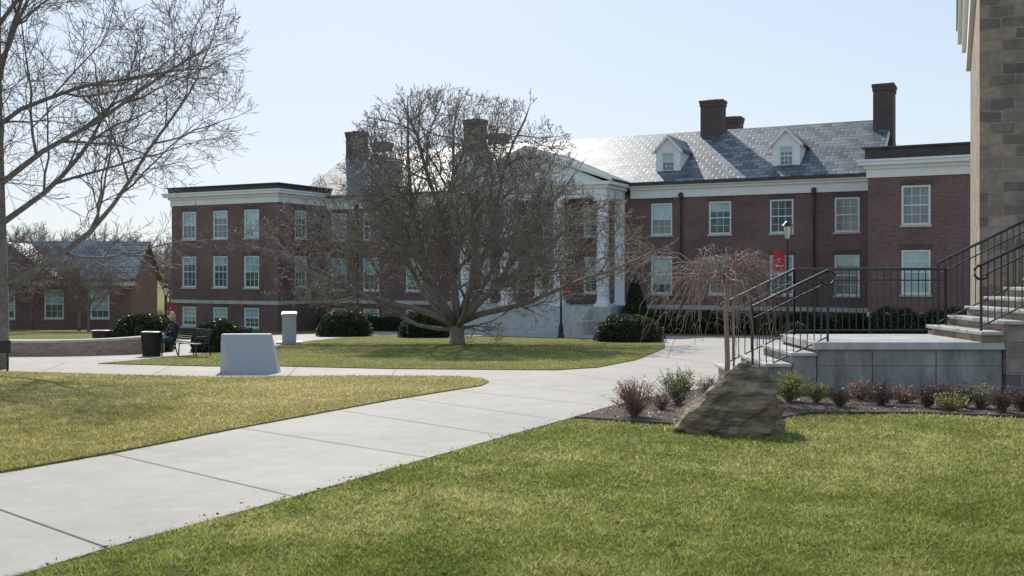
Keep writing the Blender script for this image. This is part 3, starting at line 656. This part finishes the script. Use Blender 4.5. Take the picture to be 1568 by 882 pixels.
# ---------------------------------------------------------------- boulder
def boulder():
    p=P(1127,666); e=empty('boulder',(p[0],p[1]+.3,p[2]))
    pts=[(-.62,-.05,.0),(-.60,-.15,.05),(-.5,.1,.18),(-.25,-.1,.40),(-.3,.25,.3),(.10,.0,.70),(.22,.08,.71),(.36,.0,.68),(.44,-.12,.55),(.56,-.1,.30),(.58,.1,.25),(.53,-.25,.0),(.4,-.35,-.05),(0,-.36,-.03),(-.35,-.28,-.05),(-.1,-.30,.2),(.2,-.34,.3),(.45,-.3,.25),(.5,.3,-.05),(-.4,.3,-.05),(.3,.35,.4)]
    bm=bmesh.new(); [bm.verts.new(Vector(q)*1.07) for q in pts]
    bmesh.ops.convex_hull(bm,input=bm.verts[:]); 
    bmesh.ops.triangulate(bm,faces=bm.faces[:]); bmesh.ops.subdivide_edges(bm,edges=bm.edges[:],cuts=5,use_grid_fill=True)
    bmesh.ops.triangulate(bm,faces=bm.faces[:]); bmesh.ops.subdivide_edges(bm,edges=bm.edges[:],cuts=1,use_grid_fill=True)
    bm.normal_update()
    for v in bm.verts:
        c_=v.co; s_=c_.z*.75-c_.x*.66
        st_=math.sin(s_*30+3*noise.noise(c_*3)); d=.05*noise.noise(c_*3.2)+.03*noise.noise(c_*9)+.024*max(-1,min(1,st_*2.5))
        v.co=c_+v.normal*d
    me=bpy.data.meshes.new('boulder'); bm.to_mesh(me); bm.free()
    m,nt,b=newmat('boulder_rock')
    mp=nd(nt,'ShaderNodeMapping'); mp.inputs['Rotation'].default_value=(0,math.radians(41),0); mp.inputs['Scale'].default_value=(1,1,5)
    nt.links.new(nd(nt,'ShaderNodeTexCoord').outputs['Object'],mp.inputs[0])
    f=noisen(nt,3,7,mp.outputs[0],.72)
    col=ramp(nt,f,[(.32,(.06,.042,.03)),(.48,(.25,.175,.10)),(.6,(.45,.33,.205)),(.72,(.18,.135,.095))])
    nt.links.new(col,b.inputs['Base Color']); b.inputs['Roughness'].default_value=.8; addbump(nt,b,f,1.0,.07)
    me.materials.append(m); o=bpy.data.objects.new('rock',me); link(o,e)
boulder()
# ---------------------------------------------------------------- monument block & pedestal
GR=M('granite',(.42,.425,.43),.6,.12,50); GR2=M('granite_dark',(.2,.2,.2),.5,.2,40)
p=P(375,573); e=empty('memorial_stone',p); m_=MB()
m_.hexa([(-.27,0,-.05),(.72,.12,-.05),(.62,.8,-.05),(-.72,.55,-.05)],[(-.66,.42,.86),(.44,.46,.86),(.44,.66,.86),(-.64,.62,.86)])
m_.obj('wedge_block',GR,e,bevel=.012)
p=P(443,527); e=empty('stone_pedestal',p,.2); m_=MB(); m_.box(-.55,.55,-.5,.5,-.1,.12); m_.box(-.3,.3,-.3,.3,.122,1.25); m_.hexa([(-.34,-.34,1.253),(.34,-.34,1.253),(.34,.34,1.253),(-.34,.34,1.253)],[(-.34,-.34,1.32),(.34,-.34,1.32),(.34,.34,1.42),(-.34,.34,1.42)])
m_.obj('pedestal_body',GR,e,bevel=.012); m_=MB(); m_.hexa([(-.28,-.3,1.332),(.28,-.3,1.332),(.28,.28,1.412),(-.28,.28,1.412)],[(-.28,-.3,1.345),(.28,-.3,1.345),(.28,.28,1.425),(-.28,.28,1.425)]); m_.obj('plaque',GR2,e)
# ---------------------------------------------------------------- lamps & banners
LG=M('lantern_glass',(.75,.74,.68),.2,.05,3); BR=M('banner_red',(.42,.035,.05),.7,.12,2)
def lamp(px,Y,top,banner,zbase=None):
    X=(px-784)/F*Y; g=gz(Y); e=empty('street_lamp',(X,Y,g)); H_=top-g; m_=MB()
    m_.lathe(0,0,[(.2,-.1),(.2,.12),(.15,.2),(.13,.6),(.09,.75),(.065,.9),(.05,H_-1.0),(.09,H_-.95),(.05,H_-.88),(.12,H_-.78)],12)
    m_.lathe(0,0,[(.20,H_-.27),(.24,H_-.24),(.12,H_-.1),(.04,H_-.05),(.02,H_)],10)
    for i in range(6):
        a=i*math.pi/3; m_.tube([(.11*math.cos(a),.11*math.sin(a),H_-.79),(.19*math.cos(a),.19*math.sin(a),H_-.26)],.009,4)
    if banner:
        sg=banner; z1=H_-1.25
        m_.tube([(0,0,z1),(sg*.6,0,z1)],.014,5); m_.tube([(0,0,z1-.85),(sg*.6,0,z1-.85)],.014,5)
    m_.obj('pole',BLACK,e,smooth=False)
    m_=MB(); m_.lathe(0,0,[(.09,H_-.775),(.17,H_-.275)],10); m_.obj('lantern',LG,e)
    if banner:
        m_=MB(); n=6
        for i in range(n):
            x0=sg*(.1+.48*i/n); x1=sg*(.1+.48*(i+1)/n); y0=.025*math.sin(i*1.1); y1=.025*math.sin((i+1)*1.1)
            m_.quad((x0,y0,z1-.83),(x1,y1,z1-.83),(x1,y1,z1-.02),(x0,y0,z1-.02))
        m_.obj('banner',BR,e); 
        m_=MB(); xm=sg*.34; m_.tube([(xm+.06*math.cos(t),-.04,z1-.4+.08*math.sin(t)) for t in np.linspace(.6,5.7,10)],.011,4)
        m_.tube([(xm-.17,-.04,z1-.62),(xm+.17,-.04,z1-.62)],.014,4); m_.obj('banner_emblem',WHITE,e)
lamp(1206,40,2.08,-1); lamp(859,54,.75,1); lamp(254,66,-.85,1)
# ---------------------------------------------------------------- bench, bins, woman
def bench(loc,rz,W_=2.0,name='park_bench'):
    e=empty(name,loc,rz); m_=MB()
    for x in (-W_/2+.05,0,W_/2-.05):
        m_.tube([(x,-.42,0),(x,-.40,.42),(x,.02,.44)],.022,6); m_.tube([(x,.12,0),(x,.0,.42),(x,.14,.88)],.022,6)
    for x in (-W_/2+.05,W_/2-.05): m_.tube([(x,.06,.66),(x,-.38,.66),(x,-.42,.6),(x,-.40,.42)],.02,6)
    m_.obj('frame',BLACK,e); m_=MB()
    for i in range(7): y_=-.42+.065*i; m_.box(-W_/2,W_/2,y_,y_+.045,.44,.46)
    for i in range(6):
        z_=.52+.062*i; y_=.03+(z_-.44)*.3; m_.box(-W_/2,W_/2,y_,y_+.018,z_,z_+.045)
    m_.obj('slats',BLACK,e); return e
bp=P(292,546); brz=math.radians(-40)
bench(bp,brz); 
bp2=P(318,541); bench((bp2[0]+.6,bp2[1]+1.2,gz(bp2[1]+1.2)),math.radians(-40),1.6)
def bin_(px,py,name='trash_can'):
    p=P(px,py); e=empty(name,p); m_=MB()
    m_.lathe(0,0,[(.22,.02),(.24,.05),(.27,.68),(.3,.72),(.3,.76),(.22,.78)],20); m_.obj('liner',BLACK,e)
    m_=MB()
    for i in range(22):
        a=i*2*math.pi/22; m_.tube([(.25*math.cos(a),.25*math.sin(a),.0),(.28*math.cos(a),.28*math.sin(a),.45),(.31*math.cos(a),.31*math.sin(a),.78)],.014,4)
    for z_,r_ in ((.04,.265),(.76,.31)): m_.tube([(r_*math.cos(t),r_*math.sin(t),z_) for t in np.linspace(0,2*math.pi,22)],.018,5)
    m_.obj('slats_and_lid',BLACK,e)
bin_(232,546); bin_(156,541)
def woman():
    lx=-.8
    off=Matrix.Rotation(brz,3,'Z')@Vector((lx,0,0)); e=empty('seated_woman',(bp[0]+off.x,bp[1]+off.y,gz(bp[1]+off.y)-.0),brz-math.radians(14))
    V=[];E=[];Rr=[]
    def add(co,r,par=None):
        V.append(co);Rr.append(r); 
        if par is not None:E.append((par,len(V)-1))
        return len(V)-1
    pel=add((0,-.08,.56),.15); sp=add((0,-.07,.74),.125,pel); ch=add((0,-.10,.95),.145,sp); nk=add((0,-.12,1.09),.055,ch); add((0,-.14,1.17),.05,nk)
    for sg in (-1,1):
        hp=add((sg*.09,-.12,.54),.1,pel); kn=add((sg*.10,-.55,.53),.065,hp); mc=add((sg*.10,-.56,.3),.055,kn); an=add((sg*.10,-.55,.1),.036,mc); add((sg*.11,-.60,.045),.04,an); add((sg*.12,-.72,.035),.032,len(V)-1)
        sh=add((sg*.17,-.09,1.02),.06,ch); eb=add((sg*.23,-.18,.80),.045,sh); wr=add((sg*.10,-.38,.70),.028,eb); pm=add((sg*.06,-.45,.70),.026,wr)
        for k,(dx,l) in enumerate(((-.03,.06),(-.01,.075),(.01,.08),(.03,.065))):
            f1=add((sg*.06+dx,-.45-l*.6,.70),.009,pm); add((sg*.06+dx,-.45-l,.675),.008,f1)
        t1=add((sg*.06-sg*.045,-.45,.715),.01,wr); add((sg*.06-sg*.05,-.49,.70),.008,t1)
    me=bpy.data.meshes.new('b'); me.from_pydata(V,E,[]); o=bpy.data.objects.new('b',me); link(o)
    m1=o.modifiers.new('s','SKIN'); sv=me.skin_vertices[0].data
    for i,r in enumerate(Rr): sv[i].radius=(r,r)
    sv[0].use_root=True; m2=o.modifiers.new('u','SUBSURF'); m2.levels=2; m2.render_levels=2
    dg=bpy.context.evaluated_depsgraph_get(); nm=bpy.data.meshes.new_from_object(o.evaluated_get(dg)); bpy.data.objects.remove(o)
    nm.materials.clear()
    for mm in (M('coat',(.035,.035,.045),.8,.2,8),M('jeans',(.07,.09,.14),.85,.2,8),M('skin',(.60,.40,.31),.5,.05,5),M('shoe',(.12,.08,.06),.6,.1,5)): nm.materials.append(mm)
    for f in nm.polygons:
        c_=f.center; f.use_smooth=True; i=0
        if c_.z<.09: i=3
        elif c_.y<-.16 and c_.z<.62: i=1
        elif c_.y<-.39 and c_.z>.62: i=2
        elif c_.z>1.13: i=2
        f.material_index=i
    ob=bpy.data.objects.new('body',nm); link(ob,e)
    bm=bmesh.new(); bmesh.ops.create_icosphere(bm,subdivisions=4,radius=1)
    for v in bm.verts:
        c_=v.co.copy(); x=c_.x*.075; y_=c_.y*.095; z_=c_.z*.115
        if c_.z<0: x*=1-.28*c_.z*c_.z; y_*=1-.1*c_.z*c_.z
        if c_.y<-.5:
            nz=math.exp(-((c_.x/.16)**2+((c_.z+.12)/.2)**2)); y_-=.022*nz
            for sx in (-1,1): y_+=.012*math.exp(-(((c_.x-sx*.36)/.17)**2+((c_.z-.05)/.13)**2))
            y_-=.006*math.exp(-((c_.x/.3)**2+((c_.z+.48)/.08)**2))
        for sx in (-1,1): x+=sx*.015*math.exp(-(((c_.x-sx)/.25)**2+((c_.y-.1)/.2)**2+((c_.z+.05)/.25)**2))
        v.co=(x,y_-.155,z_+1.26)
    me=bpy.data.meshes.new('head'); bm.to_mesh(me); bm.free(); me.materials.append(nm.materials[2]); me.polygons.foreach_set('use_smooth',[True]*len(me.polygons)); link(bpy.data.objects.new('head',me),e)
    m_=MB()
    for sx in (-1,1): m_.lathe(sx*.028,-.245,[(.004,1.258),(.008,1.266),(.004,1.274)],8)
    m_.obj('eyes',BLACK,e); m_=MB(); m_.box(-.022,.022,-.252,-.24,1.203,1.211); m_.obj('mouth',M('lips',(.4,.12,.12),.5),e)
    bm=bmesh.new(); bmesh.ops.create_icosphere(bm,subdivisions=4,radius=1)
    for v in bm.verts:
        c_=v.co.copy(); x=c_.x*.09; y_=c_.y*.105; z_=c_.z*.128
        if c_.y<-.1 and c_.z<.55: y_=max(y_,-.02); 
        if c_.z<0 : z_*=2.0; x*=1.05; y_=max(y_,.0)+.01
        w_=.004*math.sin(math.atan2(c_.x,c_.y)*22)
        v.co=(x+w_,y_-.145,z_+1.275)
    me=bpy.data.meshes.new('hair'); bm.to_mesh(me); bm.free(); me.materials.append(M('blond_hair',(.5,.34,.18),.5,.35,60)); me.polygons.foreach_set('use_smooth',[True]*len(me.polygons)); link(bpy.data.objects.new('hair',me),e)
woman()
# ---------------------------------------------------------------- curved low brick wall + sign at left
e=empty('brick_seat_wall'); m_=MB(); k_=MB()
c0=P(40,546); R_=3.2
ccx=c0[0]; ccy=c0[1]+R_
g=gz(c0[1])
for i in range(24):
    a0=math.radians(180+i*7.5); a1=math.radians(180+(i+1)*7.5)
    for mm,ri,ro,z0,z1 in ((m_,R_-.3,R_,g-.6,g+.42),(k_,R_-.34,R_+.04,g+.422,g+.5)):
        q=lambda a,r:(ccx-.0+r*math.cos(a)*1.0,ccy+r*math.sin(a))
        ps=[q(a0,ro),q(a1,ro),q(a1,ri),q(a0,ri)]
        mm.hexa([(*t,z0) for t in ps],[(*t,z1) for t in ps])
m_.obj('brick_courses',brickmat('seat_wall_brick',(.48,.31,.24),(.34,.22,.17),(.38,.33,.28)),e); k_.obj('coping',CONC2,e)
p=P(6,571); e=empty('information_sign',p); m_=MB(); m_.tube([(-.3,0,0),(-.3,0,.75)],.025,6); m_.tube([(.08,0,0),(.08,0,.75)],.025,6); m_.box(-.36,.14,-.03,.03,.45,.74); m_.obj('sign_frame',BLACK,e)
# ---------------------------------------------------------------- background hall on the left
hb=empty('brick_hall',(-46,84,gz(85)),math.radians(6)); BB=Bld()
fw=lambda u,z,d:(u,d,z)
BB.wallop(fw,-20,13,-.5,4.1,[(c-.8,c+.8,.9,3.4) for c in (-16,-11.5,-7,-2.5,2.6,6.6,10.4)])
q=BB.wall; q.quad((13,0,-.5),(13,9,-.5),(13,9,4.1),(13,0,4.1)); q.quad((13,0,4.1),(13,9,4.1),(13,4.5,7.4)); q.obj('walls',BRICK,hb)
q=MB(); q.hexa([(-20.4,-.5,4.1),(13.4,-.5,4.1),(13.4,4.5,7.5),(-20.4,4.5,7.5)],[(-20.4,-.5,4.3),(13.4,-.5,4.3),(13.4,4.5,7.7),(-20.4,4.5,7.7)])
q.hexa([(-20.4,4.503,7.5),(13.4,4.503,7.5),(13.4,9.5,4.1),(-20.4,9.5,4.1)],[(-20.4,4.503,7.7),(13.4,4.503,7.7),(13.4,9.5,4.3),(-20.4,9.5,4.3)])
q.hexa([(-1,-1.2,4.2),(3.2,-1.2,7.3),(3.2,4,7.3),(-1,4,4.2)],[(-1,-1.2,4.35),(3.2,-1.2,7.45),(3.2,4,7.45),(-1,4,4.35)])
q.hexa([(3.2,-1.2,7.3),(7.4,-1.2,4.2),(7.4,4,4.2),(3.2,4,7.3)],[(3.2,-1.2,7.45),(7.4,-1.2,4.35),(7.4,4,4.35),(3.2,4,7.45)])
q.obj('slate_roof',SLATE,hb)
q=MB(); q.quad((-.6,-.9,4.2),(7,-.9,4.2),(3.2,-.9,7.1)); q.obj('gable_wall',BRICK,hb)
q=MB(); q.box(-20.3,-1.1,-.3,-.01,3.75,4.09); q.box(7.5,13.3,-.3,-.01,3.75,4.09); q.box(-1,7.4,-1.0,-.91,3.9,4.19); q.obj('cornice',WHITE,hb)
BB.fr.obj('window_frames',WFRAME,hb); BB.gl.obj('window_glass',GLASS,hb); BB.bl.obj('window_blinds',BLIND,hb); BB.sill.obj('window_sills',CONC2,hb)
print('done',time.time()-T0)
